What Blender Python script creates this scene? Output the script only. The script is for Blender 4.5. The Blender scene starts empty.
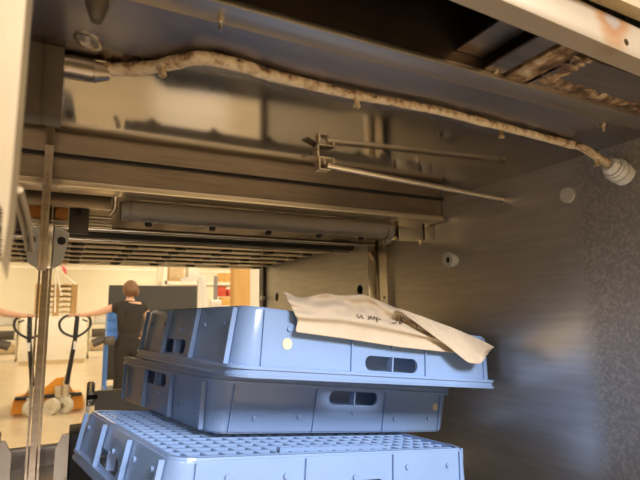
import bpy, bmesh, math, random
from mathutils import Vector, Matrix, noise
random.seed(7)
SC = bpy.context.scene
COL = SC.collection
EYE = 1.2                                   # camera height above the warehouse floor

# ------------------------------------------------------------------ camera
cam_d = bpy.data.cameras.new('camera')
cam = bpy.data.objects.new('camera', cam_d); COL.objects.link(cam)
cam_d.sensor_width = 36.0; cam_d.lens = 28.125          # f = 500 px at 640 px
cam_d.clip_start = 0.02; cam_d.clip_end = 200
M = ((0.89078, 0.05409, 0.4512), (-0.45421, 0.13732, 0.88025), (-0.01435, -0.98905, 0.14689))
right = Vector((M[0][0], M[1][0], M[2][0])); down = Vector((M[0][1], M[1][1], M[2][1])); fwd = Vector((M[0][2], M[1][2], M[2][2]))
cam.matrix_world = Matrix.Translation((0, 0, EYE)) @ Matrix(((right.x, -down.x, -fwd.x), (right.y, -down.y, -fwd.y), (right.z, -down.z, -fwd.z))).to_4x4()
cam_d.dof.use_dof = True; cam_d.dof.focus_distance = 0.95; cam_d.dof.aperture_fstop = 8.5
SC.camera = cam

# ------------------------------------------------------------------ world, lamps, exposure
w = bpy.data.worlds.new('world'); SC.world = w; w.use_nodes = True
w.node_tree.nodes['Background'].inputs[0].default_value = (1.0, 0.82, 0.58, 1); w.node_tree.nodes['Background'].inputs[1].default_value = 0.3
vs = SC.view_settings
vs.view_transform = 'Standard'; vs.look = 'None'; vs.gamma = 1.0; vs.use_curve_mapping = False; vs.exposure = 0.0
SC.cycles.max_bounces = 10; SC.cycles.diffuse_bounces = 4; SC.cycles.glossy_bounces = 6; SC.cycles.sample_clamp_indirect = 6
def area(name, loc, size, energy, col, size_y=None, rot=(0, 0, 0)):
    l = bpy.data.lights.new(name, 'AREA'); l.energy = energy; l.color = col; l.size = size
    if size_y: l.shape = 'RECTANGLE'; l.size_y = size_y
    o = bpy.data.objects.new(name, l); COL.objects.link(o); o.location = loc; o.rotation_euler = rot
    return o
for ly in (4.5, 9.5, 15, 21, 27):                        # rows of hall lamps under the roof
    for lx in (-4.0, 3.5, 9.0):
        area('hall_lamp', (lx, ly, 4.95), 2.6, 215, (1.0, 0.88, 0.68), 1.0)
area('near_hall_lamp', (1.1, -2.9, 3.45), 1.8, 330, (0.98, 0.95, 1.0), 1.1, (math.radians(50), 0, 0))
area('side_hall_lamp', (3.2, -1.5, 4.2), 2.0, 40, (1.0, 0.90, 0.76), 1.0, (math.radians(25), 0, math.radians(45)))

# ------------------------------------------------------------------ materials
def new_mat(name):
    m = bpy.data.materials.new(name); m.use_nodes = True
    nt = m.node_tree; return m, nt, nt.nodes['Principled BSDF']
def ramp(nt, stops):
    r = nt.nodes.new('ShaderNodeValToRGB')
    e = r.color_ramp.elements
    e[0].position, e[0].color = stops[0][0], (*stops[0][1], 1)
    e[1].position, e[1].color = stops[-1][0], (*stops[-1][1], 1)
    for p, c in stops[1:-1]:
        n = e.new(p); n.color = (*c, 1)
    return r
def noise_tex(nt, scale, detail=4, stretch=None, rough=.55):
    tc = nt.nodes.new('ShaderNodeTexCoord'); n = nt.nodes.new('ShaderNodeTexNoise')
    n.inputs['Scale'].default_value = scale; n.inputs['Detail'].default_value = detail; n.inputs['Roughness'].default_value = rough
    if stretch:
        mp = nt.nodes.new('ShaderNodeMapping'); mp.inputs['Scale'].default_value = stretch
        nt.links.new(tc.outputs['Object'], mp.inputs[0]); nt.links.new(mp.outputs[0], n.inputs['Vector'])
    else: nt.links.new(tc.outputs['Object'], n.inputs['Vector'])
    return n
def bump(nt, b, tex, strength, dist=.002):
    bp = nt.nodes.new('ShaderNodeBump'); bp.inputs['Strength'].default_value = strength; bp.inputs['Distance'].default_value = dist
    nt.links.new(tex.outputs[0], bp.inputs['Height']); nt.links.new(bp.outputs[0], b.inputs['Normal'])
def mat(name, col, rough=.5, metal=0.0, var=0.0, scale=20, stretch=None, bmp=0.0, col2=None, spec=None, bdist=.002):
    m, nt, b = new_mat(name)
    b.inputs['Base Color'].default_value = (*col, 1); b.inputs['Roughness'].default_value = rough; b.inputs['Metallic'].default_value = metal
    if spec is not None: b.inputs['Specular IOR Level'].default_value = spec
    n = noise_tex(nt, scale, 5, stretch)
    c2 = col2 or tuple(max(0, c * (1 - var)) for c in col)
    r = ramp(nt, [(.35, c2), (.65, col)])
    nt.links.new(n.outputs[0], r.inputs[0]); nt.links.new(r.outputs[0], b.inputs['Base Color'])
    if bmp: bump(nt, b, n, bmp, bdist)
    return m
def steel(name, col, rough, brush=None, var=.12, rvar=.08, bmp=.05, scale=6):
    m, nt, b = new_mat(name)
    b.inputs['Metallic'].default_value = 1.0
    n = noise_tex(nt, scale, 6, brush)
    r = ramp(nt, [(.3, tuple(c * (1 - var) for c in col)), (.7, col)])
    nt.links.new(n.outputs[0], r.inputs[0]); nt.links.new(r.outputs[0], b.inputs['Base Color'])
    mr = nt.nodes.new('ShaderNodeMapRange'); mr.inputs['To Min'].default_value = max(.01, rough - rvar); mr.inputs['To Max'].default_value = rough + rvar
    nt.links.new(n.outputs[0], mr.inputs[0]); nt.links.new(mr.outputs[0], b.inputs['Roughness'])
    if bmp: bump(nt, b, n, bmp, .0008)
    return m
def crusty(name, stops, scale, bmp=.6, rough=.75, metal=0.0, stretch=None, bdist=.003):
    m, nt, b = new_mat(name); b.inputs['Roughness'].default_value = rough; b.inputs['Metallic'].default_value = metal
    n = noise_tex(nt, scale, 8, stretch, .65)
    r = ramp(nt, stops); nt.links.new(n.outputs[0], r.inputs[0]); nt.links.new(r.outputs[0], b.inputs['Base Color'])
    bump(nt, b, n, bmp, bdist)
    return m
def ceil_mat():
    m, nt, b = new_mat('polished_ceiling_steel'); b.inputs['Metallic'].default_value = 1.0; L = nt.links
    n = noise_tex(nt, 4, 5, (1, 3, 1)); r = ramp(nt, [(.3, (.36, .345, .335)), (.7, (.42, .40, .385))]); L.new(n.outputs[0], r.inputs[0]); L.new(r.outputs[0], b.inputs['Base Color'])
    tc = nt.nodes.new('ShaderNodeTexCoord'); sp = nt.nodes.new('ShaderNodeSeparateXYZ'); L.new(tc.outputs['Object'], sp.inputs[0])
    a = nt.nodes.new('ShaderNodeMath'); a.operation = 'MULTIPLY_ADD'; a.inputs[1].default_value = .12; L.new(n.outputs[0], a.inputs[0]); L.new(sp.outputs[1], a.inputs[2])
    mr = nt.nodes.new('ShaderNodeMapRange'); mr.interpolation_type = 'SMOOTHSTEP'     # steam dulled towards the mouth
    for k, v in (('From Min', .585), ('From Max', .645), ('To Min', .36), ('To Max', .09)): mr.inputs[k].default_value = v
    L.new(a.outputs[0], mr.inputs[0]); L.new(mr.outputs[0], b.inputs['Roughness']); return m
M_CEIL = ceil_mat()
M_MIRROR = steel('mirror_steel', (.68, .63, .56), .012, None, .05, .006, .0)
M_WARM = steel('worn_brown_steel', (.42, .35, .27), .33, (1, 12, 12), .3, .08, .08, 9)
M_BRIGHT = steel('brushed_bright_steel', (.66, .62, .55), .22, (1, 20, 20), .12, .06, .05, 10)
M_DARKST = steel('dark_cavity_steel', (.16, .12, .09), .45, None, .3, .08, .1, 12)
M_ROD = steel('round_bar_steel', (.70, .63, .52), .25, None, .1, .05, .02, 20)
M_FLOORST = steel('tunnel_floor_steel', (.40, .36, .31), .35, None, .2, .08, .05, 10)
M_GRID = mat('tan_grid_plastic', (.55, .47, .34), .45, 0, .15, 30)
M_GRIDDARK = mat('dark_grid_plastic', (.05, .045, .035), .5, 0, .2, 40)
M_PIPE = mat('grey_spray_pipe', (.30, .26, .20), .42, 0.0, .15, 12, (1, 3, 3))
M_BLACK = mat('black_rubber_and_gaps', (.012, .011, .01), .55, 0, .2, 30)  # rubber parts; also paints the dark of gaps and the bore
M_NUT = mat('grey_plastic_fitting', (.78, .77, .70), .4, 0, .15, 60)
M_PLUG = mat('beige_grey_plug', (.62, .58, .49), .5, 0, .1, 60)
M_CRUST = crusty('limescale_crust', [(.30, (.05, .03, .018)), (.42, (.22, .13, .06)), (.52, (.52, .39, .22)), (.66, (.72, .62, .45))], 70, .9)
M_RUST = crusty('rusty_residue', [(.36, (.02, .014, .009)), (.48, (.12, .06, .022)), (.56, (.30, .20, .10)), (.70, (.55, .45, .30))], 38, .8, .6)
M_JAMB = crusty('cream_scaled_steel', [(.30, (.30, .15, .06)), (.38, (.38, .30, .17)), (.60, (.41, .31, .165)), (.8, (.44, .35, .21))], 9, .15, .42, .15)
M_CRATE = mat('blue_crate_plastic', (.255, .392, .65), .22, 0, .05, 8, spec=.7)
M_STICK = mat('cream_round_sticker', (.78, .70, .50), .6, 0, .06, 90)
M_PAPER = mat('kraft_paper', (.64, .53, .375), .8, 0, .08, 45, (1, 1, 1), .25)
M_INK = mat('brown_marker_ink', (.07, .03, .03), .6, 0, .2, 50)
M_FLOOR = mat('sealed_concrete', (.66, .53, .35), .22, 0, .12, 1.1, (1, 1.6, 1))
M_HALL = mat('hall_wall_paint', (.76, .70, .54), .8, 0, .06, .7)
M_ROOF = mat('roof_sheet', (.70, .62, .44), .8, 0, .15, 3, (8, 1, 1))
M_TRUSS = mat('white_truss_paint', (.88, .84, .72), .5, 0, .05, 10)
M_WHITE = mat('white_enamel', (.86, .82, .70), .4, 0, .05, 6)
M_SCREEN = mat('charcoal_felt', (.085, .078, .066), .95, 0, .25, 160)
M_WOOD = mat('pallet_wood', (.60, .38, .15), .8, 0, .35, 22, (1, 6, 1))
M_PLY = mat('orange_plywood', (.72, .42, .13), .6, 0, .15, 8, (1, 1, .2))
M_CREAM = mat('cream_partition', (.80, .76, .62), .7, 0, .05, 6)
M_RED = mat('red_carton', (.62, .09, .05), .6, 0, .1, 20)
M_ORANGE = mat('orange_truck_paint', (.85, .33, .02), .35, 0, .1, 6)
M_BLKPAINT = mat('black_truck_paint', (.012, .012, .012), .4, 0, .2, 15)
M_WHEEL = mat('cream_nylon_wheel', (.66, .60, .45), .5, 0, .1, 30)
M_CHROME = steel('chrome_pump_steel', (.75, .72, .65), .18)
M_LABEL = mat('pale_label', (.75, .72, .62), .5, 0, .1, 30)
M_TEE = mat('black_tshirt_cloth', (.035, .028, .020), .9, 0, .25, 60, None, .2)
M_TROU = mat('black_trouser_cloth', (.026, .022, .015), .9, 0, .25, 60)
M_SKIN = mat('skin', (.72, .42, .26), .5, 0, .06, 30)
M_HAIR = mat('light_brown_hair', (.24, .12, .05), .6, 0, .35, 60, (8, 8, 1), .3)
M_BLUE = mat('bright_blue_plastic', (.12, .32, .85), .4, 0, .1, 10)
M_CARD = mat('tan_carton', (.62, .47, .28), .8, 0, .1, 10)
M_WRAP = mat('pale_wrapped_goods', (.78, .75, .66), .35, 0, .1, 12)
M_GREY = mat('mid_grey_metal', (.32, .31, .28), .45, .3, .1, 10)
M_BRACKET = mat('dark_brown_bracket', (.10, .078, .055), .45, .2, .2, 30)
M_AMBER = mat('amber_plastic', (.62, .24, .05), .35, 0, .1, 30)
M_PINK = mat('pink_tag', (.80, .12, .15), .5, 0, .1, 30)
M_LIP = steel('dull_lip_steel', (.48, .43, .36), .42, (1, 12, 12), .15, .06, .04, 10)
M_FLANGE = steel('bright_flange_steel', (.95, .84, .64), .38, (1, 14, 14), .15, .06, .04, 12)
def wall_mat():
    m, nt, b = new_mat('stained_wall_steel'); b.inputs['Metallic'].default_value = 1.0
    L = nt.links
    tc = nt.nodes.new('ShaderNodeTexCoord'); sep = nt.nodes.new('ShaderNodeSeparateXYZ'); L.new(tc.outputs['Object'], sep.inputs[0]); b.inputs['Metallic'].default_value = .72
    n1 = noise_tex(nt, 7, 5, (1, 1, 14)); n2 = noise_tex(nt, 160, 6); n3 = noise_tex(nt, 5, 3)
    base = ramp(nt, [(.3, (.50, .485, .46)), (.7, (.62, .60, .57))]); L.new(n1.outputs[0], base.inputs[0])
    # limescale speckle grows towards the mouth of the tunnel (y < 0.6), an edge of its own in the plate
    add = nt.nodes.new('ShaderNodeMath'); add.operation = 'MULTIPLY_ADD'; add.inputs[1].default_value = .05; L.new(n3.outputs[0], add.inputs[0]); L.new(sep.outputs[1], add.inputs[2])
    mr = nt.nodes.new('ShaderNodeMapRange'); mr.inputs['From Min'].default_value = .63; mr.inputs['From Max'].default_value = .595; L.new(add.outputs[0], mr.inputs[0])
    sp = ramp(nt, [(.44, (.40, .375, .335)), (.66, (.56, .525, .475))]); L.new(n2.outputs[0], sp.inputs[0])
    mx = nt.nodes.new('ShaderNodeMix'); mx.data_type = 'RGBA'; L.new(mr.outputs[0], mx.inputs['Factor']); L.new(base.outputs[0], mx.inputs['A']); L.new(sp.outputs[0], mx.inputs['B'])
    L.new(mx.outputs['Result'], b.inputs['Base Color'])
    r2 = nt.nodes.new('ShaderNodeMapRange'); r2.inputs['To Min'].default_value = .34; r2.inputs['To Max'].default_value = .48; L.new(mr.outputs[0], r2.inputs[0]); L.new(r2.outputs[0], b.inputs['Roughness'])
    return m
M_WALL = wall_mat()

# ------------------------------------------------------------------ builders (z is given relative to the camera height unless a hall item)
class MB:
    def __init__(s): s.bm = bmesh.new()
    def box(s, a, b, bev=0):
        a, b = Vector(a), Vector(b); c = (a + b) / 2; d = b - a
        r = bmesh.ops.create_cube(s.bm, size=1, matrix=Matrix.Translation(c) @ Matrix.Diagonal((abs(d.x), abs(d.y), abs(d.z), 1)))
        if bev:
            vs_ = set(r['verts']); ed = [e for e in s.bm.edges if e.verts[0] in vs_ and e.verts[1] in vs_]
            bmesh.ops.bevel(s.bm, geom=ed, offset=bev, segments=2, affect='EDGES', profile=.5)
        return s
    def beam(s, p, q, wx, wz, up=(0, 0, 1), bev=0):
        p, q = Vector(p), Vector(q); d = q - p; y = d.normalized(); x = y.cross(Vector(up)).normalized(); z = x.cross(y)
        m = Matrix((x, y, z)).transposed().to_4x4(); m.translation = (p + q) / 2
        r = bmesh.ops.create_cube(s.bm, size=1, matrix=m @ Matrix.Diagonal((wx, d.length, wz, 1)))
        if bev:
            vs_ = set(r['verts']); ed = [e for e in s.bm.edges if e.verts[0] in vs_ and e.verts[1] in vs_]
            bmesh.ops.bevel(s.bm, geom=ed, offset=bev, segments=2, affect='EDGES', profile=.5)
        return s
    def cyl(s, p, q, r, r2=None, seg=24, cap=True):
        p, q = Vector(p), Vector(q); d = q - p
        m = d.to_track_quat('Z', 'Y').to_matrix().to_4x4(); m.translation = (p + q) / 2
        bmesh.ops.create_cone(s.bm, cap_ends=cap, segments=seg, radius1=r, radius2=r if r2 is None else r2, depth=d.length, matrix=m)
        return s
    def ball(s, c, r, sc=(1, 1, 1), seg=16):
        bmesh.ops.create_uvsphere(s.bm, u_segments=seg, v_segments=seg // 2 + 2, radius=r, matrix=Matrix.Translation(c) @ Matrix.Diagonal((*sc, 1)))
        return s
    def tube(s, pts, radii, seg=14, closed=False):
        pts = [Vector(p) for p in pts]; n = len(pts)
        if not hasattr(radii, '__len__'): radii = [radii] * n
        rings = []; x = None
        for i, p in enumerate(pts):
            if closed: t = (pts[(i + 1) % n] - pts[i - 1]).normalized()
            else: t = (pts[min(i + 1, n - 1)] - pts[max(i - 1, 0)]).normalized()
            if x is None: x = t.orthogonal().normalized()
            else: x = (x - t * x.dot(t)).normalized()
            y = t.cross(x)
            rings.append([s.bm.verts.new(p + (x * math.cos(2 * math.pi * k / seg) + y * math.sin(2 * math.pi * k / seg)) * radii[i]) for k in range(seg)])
        for i in range(n if closed else n - 1):
            a, b = rings[i], rings[(i + 1) % n]
            for k in range(seg): s.bm.faces.new((a[k], a[(k + 1) % seg], b[(k + 1) % seg], b[k]))
        if not closed:
            s.bm.faces.new(rings[0][::-1]); s.bm.faces.new(rings[-1])
        return s
    def ring(s, c, axis, ro, ri, t, seg=32):
        c = Vector(c); m = Vector(axis).to_track_quat('Z', 'Y').to_matrix().to_4x4(); m.translation = c
        prof = [(ri, -t / 2), (ro, -t / 2), (ro, t / 2), (ri, t / 2)]
        R = [[s.bm.verts.new(m @ Vector((r * math.cos(2 * math.pi * k / seg), r * math.sin(2 * math.pi * k / seg), z))) for r, z in prof] for k in range(seg)]
        for k in range(seg):
            a, b = R[k], R[(k + 1) % seg]
            for j in range(4): s.bm.faces.new((a[j], b[j], b[(j + 1) % 4], a[(j + 1) % 4]))
        return s
    def prism(s, pts, vec):
        vec = Vector(vec); a = [s.bm.verts.new(p) for p in pts]; b = [s.bm.verts.new(Vector(p) + vec) for p in pts]
        n = len(a)
        s.bm.faces.new(a[::-1]); s.bm.faces.new(b)
        for i in range(n): s.bm.faces.new((a[i], a[(i + 1) % n], b[(i + 1) % n], b[i]))
        return s
    def build(s, name, m, parent=None, hall=False, local=False, smooth=True, keep=False):
        bm = s.bm; bmesh.ops.recalc_face_normals(bm, faces=bm.faces)
        if not local:
            off = Vector((0, 0, 0 if hall else EYE))
            if parent is not None: off -= root_of(parent).location
            bmesh.ops.translate(bm, verts=bm.verts, vec=off)
        me = bpy.data.meshes.new(name); bm.to_mesh(me); bm.free()
        if m: me.materials.append(m)
        o = bpy.data.objects.new(name, me); COL.objects.link(o)
        if smooth:
            for p in me.polygons: p.use_smooth = True
            me.set_sharp_from_angle(angle=math.radians(38))
        if parent is not None: o.parent = parent
        elif not local and not keep:         # a single-mesh thing gets its own origin at its base
            bb = [Vector(c) for c in o.bound_box]; c = sum(bb, Vector()) / 8; c.z = min(b.z for b in bb)
            me.transform(Matrix.Translation(-c)); o.location = c
        return o
def cut(o, mb):
    """cut the closed shape in mb (in o's own space) out of o"""
    me = bpy.data.meshes.new('cutter'); bmesh.ops.recalc_face_normals(mb.bm, faces=mb.bm.faces); mb.bm.to_mesh(me); mb.bm.free()
    c = bpy.data.objects.new('cutter', me); COL.objects.link(c); c.matrix_world = o.matrix_world
    md = o.modifiers.new('cut', 'BOOLEAN'); md.object = c; md.solver = 'EXACT'; md.operation = 'DIFFERENCE'
    bpy.context.view_layer.update()
    nm = bpy.data.meshes.new_from_object(o.evaluated_get(bpy.context.evaluated_depsgraph_get()))
    o.modifiers.clear(); o.data = nm; bpy.data.objects.remove(c)
    for p in nm.polygons: p.use_smooth = True
    nm.set_sharp_from_angle(angle=math.radians(38))
    return o
def root_of(o):
    while o.parent: o = o.parent
    return o
def tag(o, label=None, cat=None, group=None, kind=None):
    if label: o['label'] = label
    if cat: o['category'] = cat
    if group: o['group'] = group
    if kind: o['kind'] = kind
    return o
def struct(mb, name, m, hall=False): return tag(mb.build(name, m, None, hall=hall, keep=True), kind='structure')
def thing(name, loc, label, cat, group=None, rot=None, hall=False):
    o = bpy.data.objects.new(name, None); COL.objects.link(o); o.empty_display_size = .05
    L = Vector(loc);
    if not hall: L.z += EYE
    o.location = L
    return tag(o, label, cat, group)
def copy_tree(o, parent=None):
    c = o.copy(); COL.objects.link(c); c.parent = parent
    for ch in list(o.children): copy_tree(ch, c)
    return c

# ================================================================== LARGE STRUCTURE
# --- the hall
struct(MB().box((-12, -6, -.1), (16, 30, 0)), 'floor', M_FLOOR, True)
struct(MB().box((-12, 30, 0), (16, 30.2, 5.4)), 'wall_back', M_HALL, True)
struct(MB().box((-12.2, -6, 0), (-12, 30, 5.4)), 'wall_west', M_HALL, True)
struct(MB().box((16, -6, 0), (16.2, 30, 5.4)), 'wall_east', M_HALL, True)
struct(MB().box((-12, -6.2, 0), (16, -6, 5.4)), 'wall_front', M_HALL, True)
struct(MB().box((-12, -6, 5.2), (16, 30, 5.4)), 'ceiling', M_ROOF, True)
for n, ty in enumerate((12.5, 18.5, 24.5)):
    t = MB()
    for tz in (3.30, 4.10): t.box((-12, ty - .06, tz), (16, ty + .06, tz + .12))
    x = -12
    while x < 15.5:
        t.cyl((x, ty, 3.40), (x + .7, ty, 4.15), .035, seg=8); t.cyl((x + .7, ty, 4.15), (x + 1.4, ty, 3.40), .035, seg=8); x += 1.4
    struct(t, 'trim_%d' % (n + 1), M_TRUSS, True)
for n, x in enumerate((.8, 4.2, -3.0)):
    struct(MB().box((x - .05, 9, 4.6), (x + .05, 30, 4.75)), 'trim_%d' % (n + 4), M_TRUSS, True)
# --- the washing tunnel
WX = .835
wr = struct(MB().box((WX, .30, -.60), (WX + .012, 2.24, .62)), 'wall_right', M_WALL)
cut(wr, MB().cyl((WX - .05, 1.357, .074 + EYE), (WX + .05, 1.357, .074 + EYE), .017, seg=32).cyl((WX - .05, 2.05, .078 + EYE), (WX + .05, 2.05, .078 + EYE), .019, seg=32))
struct(MB().prism([(-.0280, .33, -.60), (-.0355, 1.155, -.60), (-.0655, 1.155, -.60), (-.0580, .33, -.60)], (0, 0, 1.22)), 'wall_left', M_MIRROR)
struct(MB().box((-.065, 1.17, -.60), (-.0450, 2.24, .62)), 'wall_left', M_WARM)  # unseen stretch of wall, added to keep hall light off the crates
struct(MB().box((-.05, .44, .281), (WX, .946, .289)), 'ceiling_tunnel', M_CEIL)
struct(MB().box((-.05, .955, .305), (WX, 2.24, .313)), 'ceiling_outfeed', M_WARM)
struct(MB().box((-.05, .408, .2785), (WX, .441, .2865), .002), 'trim_7', M_LIP)                       # rolled lip of the ceiling plate
struct(MB().box((-.045, .938, .2225), (WX - .008, .99, .2345), .002), 'trim_18', M_FLANGE)
struct(MB().box((-.045, .947, .2785), (WX, .958, .290)), 'trim_19', M_BLACK)  # added black strip, paints the shaded gap between ceiling plate and beam
b = MB().box((-.045, .955, .233), (WX - .003, .962, .2785)).box((-.045, .949, .233), (WX - .003, .956, .2375))
struct(b, 'trim_8', M_WARM)                                                                             # cross beam behind the ceiling plate
struct(MB().box((-.045, 1.03, .2105), (.074, 1.036, .305)).box((-.045, 1.026, .206), (.074, 1.040, .2115)), 'trim_9', M_WARM)
struct(MB().box((-.045, .325, -.41), (WX, 1.64, -.40)).box((-.045, 1.635, -.41), (.03, 1.648, -.352), .003).cyl((-.04, 1.650, -.352), (.03, 1.650, -.352), .005, seg=12), 'floor_tunnel', M_FLOORST)
# cavity above the mouth, header bar, outer hood and jamb
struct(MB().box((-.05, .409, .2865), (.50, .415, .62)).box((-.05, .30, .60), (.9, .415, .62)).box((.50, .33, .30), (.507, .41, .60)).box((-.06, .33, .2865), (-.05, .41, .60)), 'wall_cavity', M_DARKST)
struct(MB().box((.432, .325, .286), (.4615, .408, .289)).box((.39, .325, .300), (.43, .408, .303)), 'trim_10', M_WARM)
struct(MB().box((.466, .325, .284), (.501, .408, .288)), 'trim_11', M_RUST)
struct(MB().box((.506, .335, .283), (WX, .408, .288)), 'trim_12', M_WARM)
def rough_strip(mb, p, q, w, h, n, seed):
    random.seed(seed); p = Vector(p); q = Vector(q); d = (q - p).normalized(); sd = Vector((0, 0, 1)).cross(d)
    a, bb, c, e = [], [], [], []
    for i in range(n + 1):
        t = p.lerp(q, i / n); w1 = w * (.55 + .75 * random.random()); w2 = w * (.55 + .75 * random.random()); hh = h * (.5 + random.random())
        a.append(mb.bm.verts.new(t + sd * w1)); bb.append(mb.bm.verts.new(t - sd * w2)); c.append(mb.bm.verts.new(t - Vector((0, 0, hh)) + sd * w1 * .3)); e.append(mb.bm.verts.new(t - Vector((0, 0, hh * .9)) - sd * w2 * .4))
    for i in range(n):
        for u, v in ((a, c), (c, e), (e, bb), (bb, a)): mb.bm.faces.new((u[i], u[i + 1], v[i + 1], v[i]))
    mb.bm.faces.new((a[0], bb[0], e[0], c[0])); mb.bm.faces.new((a[n], c[n], e[n], bb[n]))
    return mb
sc_ = rough_strip(rough_strip(MB(), (.520, .392, .284), (.80, .396, .284), .013, .0028, 90, 3), (.515, .335, .284), (.523, .396, .284), .014, .0028, 30, 5)
tag(sc_.build('limescale_strip', M_RUST), 'dark and tan crust of limescale along the plate edge under the header', 'limescale', kind='stuff')
m_hd, nt, bs = new_mat('header_steel')
bs.inputs['Roughness'].default_value = .38; bs.inputs['Metallic'].default_value = .35
n_ = noise_tex(nt, 9, 7, (1, 3, 3)); tc = nt.nodes.new('ShaderNodeTexCoord'); dm = nt.nodes.new('ShaderNodeVectorMath'); dm.operation = 'DISTANCE'; dm.inputs[1].default_value = (.515, .30, .306 + EYE)
nt.links.new(tc.outputs['Object'], dm.inputs[0])
ma = nt.nodes.new('ShaderNodeMath'); ma.operation = 'MULTIPLY_ADD'; ma.inputs[1].default_value = .045; nt.links.new(n_.outputs[0], ma.inputs[0]); nt.links.new(dm.outputs['Value'], ma.inputs[2])
r_ = ramp(nt, [(.028, (.34, .28, .22)), (.036, (.34, .16, .06)), (.044, (.38, .22, .10)), (.056, (.43, .355, .24))]); nt.links.new(ma.outputs[0], r_.inputs[0])
nt.links.new(r_.outputs[0], bs.inputs['Base Color'])
hm = MB().box((-.25, .300, .2780), (1.0, .304, .3170), .001).box((-.25, .304, .2785), (1.0, .324, .2815)).box((-.25, .321, .2795), (1.0, .324, .300))
for v in hm.bm.verts: v.co.z += -.045 * (v.co.x - .50)
hd = struct(hm, 'trim_13', m_hd)
cut(hd, MB().cyl((.5345, .29, .290 + EYE), (.5345, .31, .290 + EYE), .0042, seg=20))
struct(MB().box((-.35, .285, .323), (1.1, .30, .95)), 'wall_hood', M_JAMB)
struct(MB().prism([(-.40, .285, -1.1), (-.050, .285, -1.1), (-.032, .285, -.05), (-.0262, .285, .05), (-.0255, .285, .323), (-.40, .285, .323)], (0, .037, 0)), 'wall_jamb', M_JAMB)
struct(MB().prism([(-.0268, .20, -.60), (-.0280, .33, -.60), (-.0580, .33, -.60), (-.0568, .20, -.60)], (0, 0, .65)), 'wall_left', M_MIRROR)
struct(MB().box((WX + .03, .30, -1.1), (WX + .05, 2.24, .75)).box((WX + .012, .30, -.6), (WX + .03, .304, .6)), 'wall_casing', M_FLOORST)
struct(MB().box((-.38, .33, -1.2), (WX + .03, 1.60, -.62)), 'wall_base', M_FLOORST)
struct(MB().box((-.38, .32, .62), (WX + .05, 2.24, .64)), 'ceiling_casing', M_FLOORST)
struct(MB().box((WX - .013, 2.19, -.6), (WX, 2.24, .305)).box((-.05, 2.225, .225), (WX, 2.24, .313)), 'trim_14', M_BRACKET)   # exit frame
struct(MB().box((-.0370, 1.150, -.40), (-.0300, 1.162, .30)).box((-.0275, 1.150, -.40), (-.0235, 1.155, .30)), 'trim_15', M_WARM)
struct(MB().box((-.0345, .900, .075), (-.0270, .908, .281), .0008), 'trim_16', M_WARM)
struct(MB().box((WX - .014, 1.185, -.40), (WX, 1.232, .215)).box((WX - .020, 1.232, -.40), (WX, 1.275, .215), .001), 'trim_17', M_BRIGHT)

# ================================================================== CRATES
def rrect(W, D, r, i, n=6):
    x0, y0, x1, y1 = i, i, W - i, D - i; r = max(r - i * .3, .004); out = []
    for cx, cy, a0 in ((x0 + r, y0 + r, 180), (x1 - r, y0 + r, 270), (x1 - r, y1 - r, 0), (x0 + r, y1 - r, 90)):
        for k in range(n + 1):
            a = math.radians(a0 + 90 * k / n); out.append((cx + r * math.cos(a), cy + r * math.sin(a)))
    return out
def stadium(c, ax, half, hz, depth):
    """closed slot cutter: centre c, long axis ax (0 x, 1 y)"""
    mb = MB(); pts = []
    for s in (1, -1):
        for k in range(13):
            a = math.radians(-90 + 180 * k / 12) if s == 1 else math.radians(90 + 180 * k / 12)
            pts.append(((half - hz) * s + hz * math.cos(a), hz * math.sin(a)))
    P = [(c[0] + u, c[1] - depth / 2, c[2] + v) if ax == 0 else (c[0] - depth / 2, c[1] + u, c[2] + v) for u, v in pts]
    mb.prism(P, (0, depth, 0) if ax == 0 else (depth, 0, 0)); return mb
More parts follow.
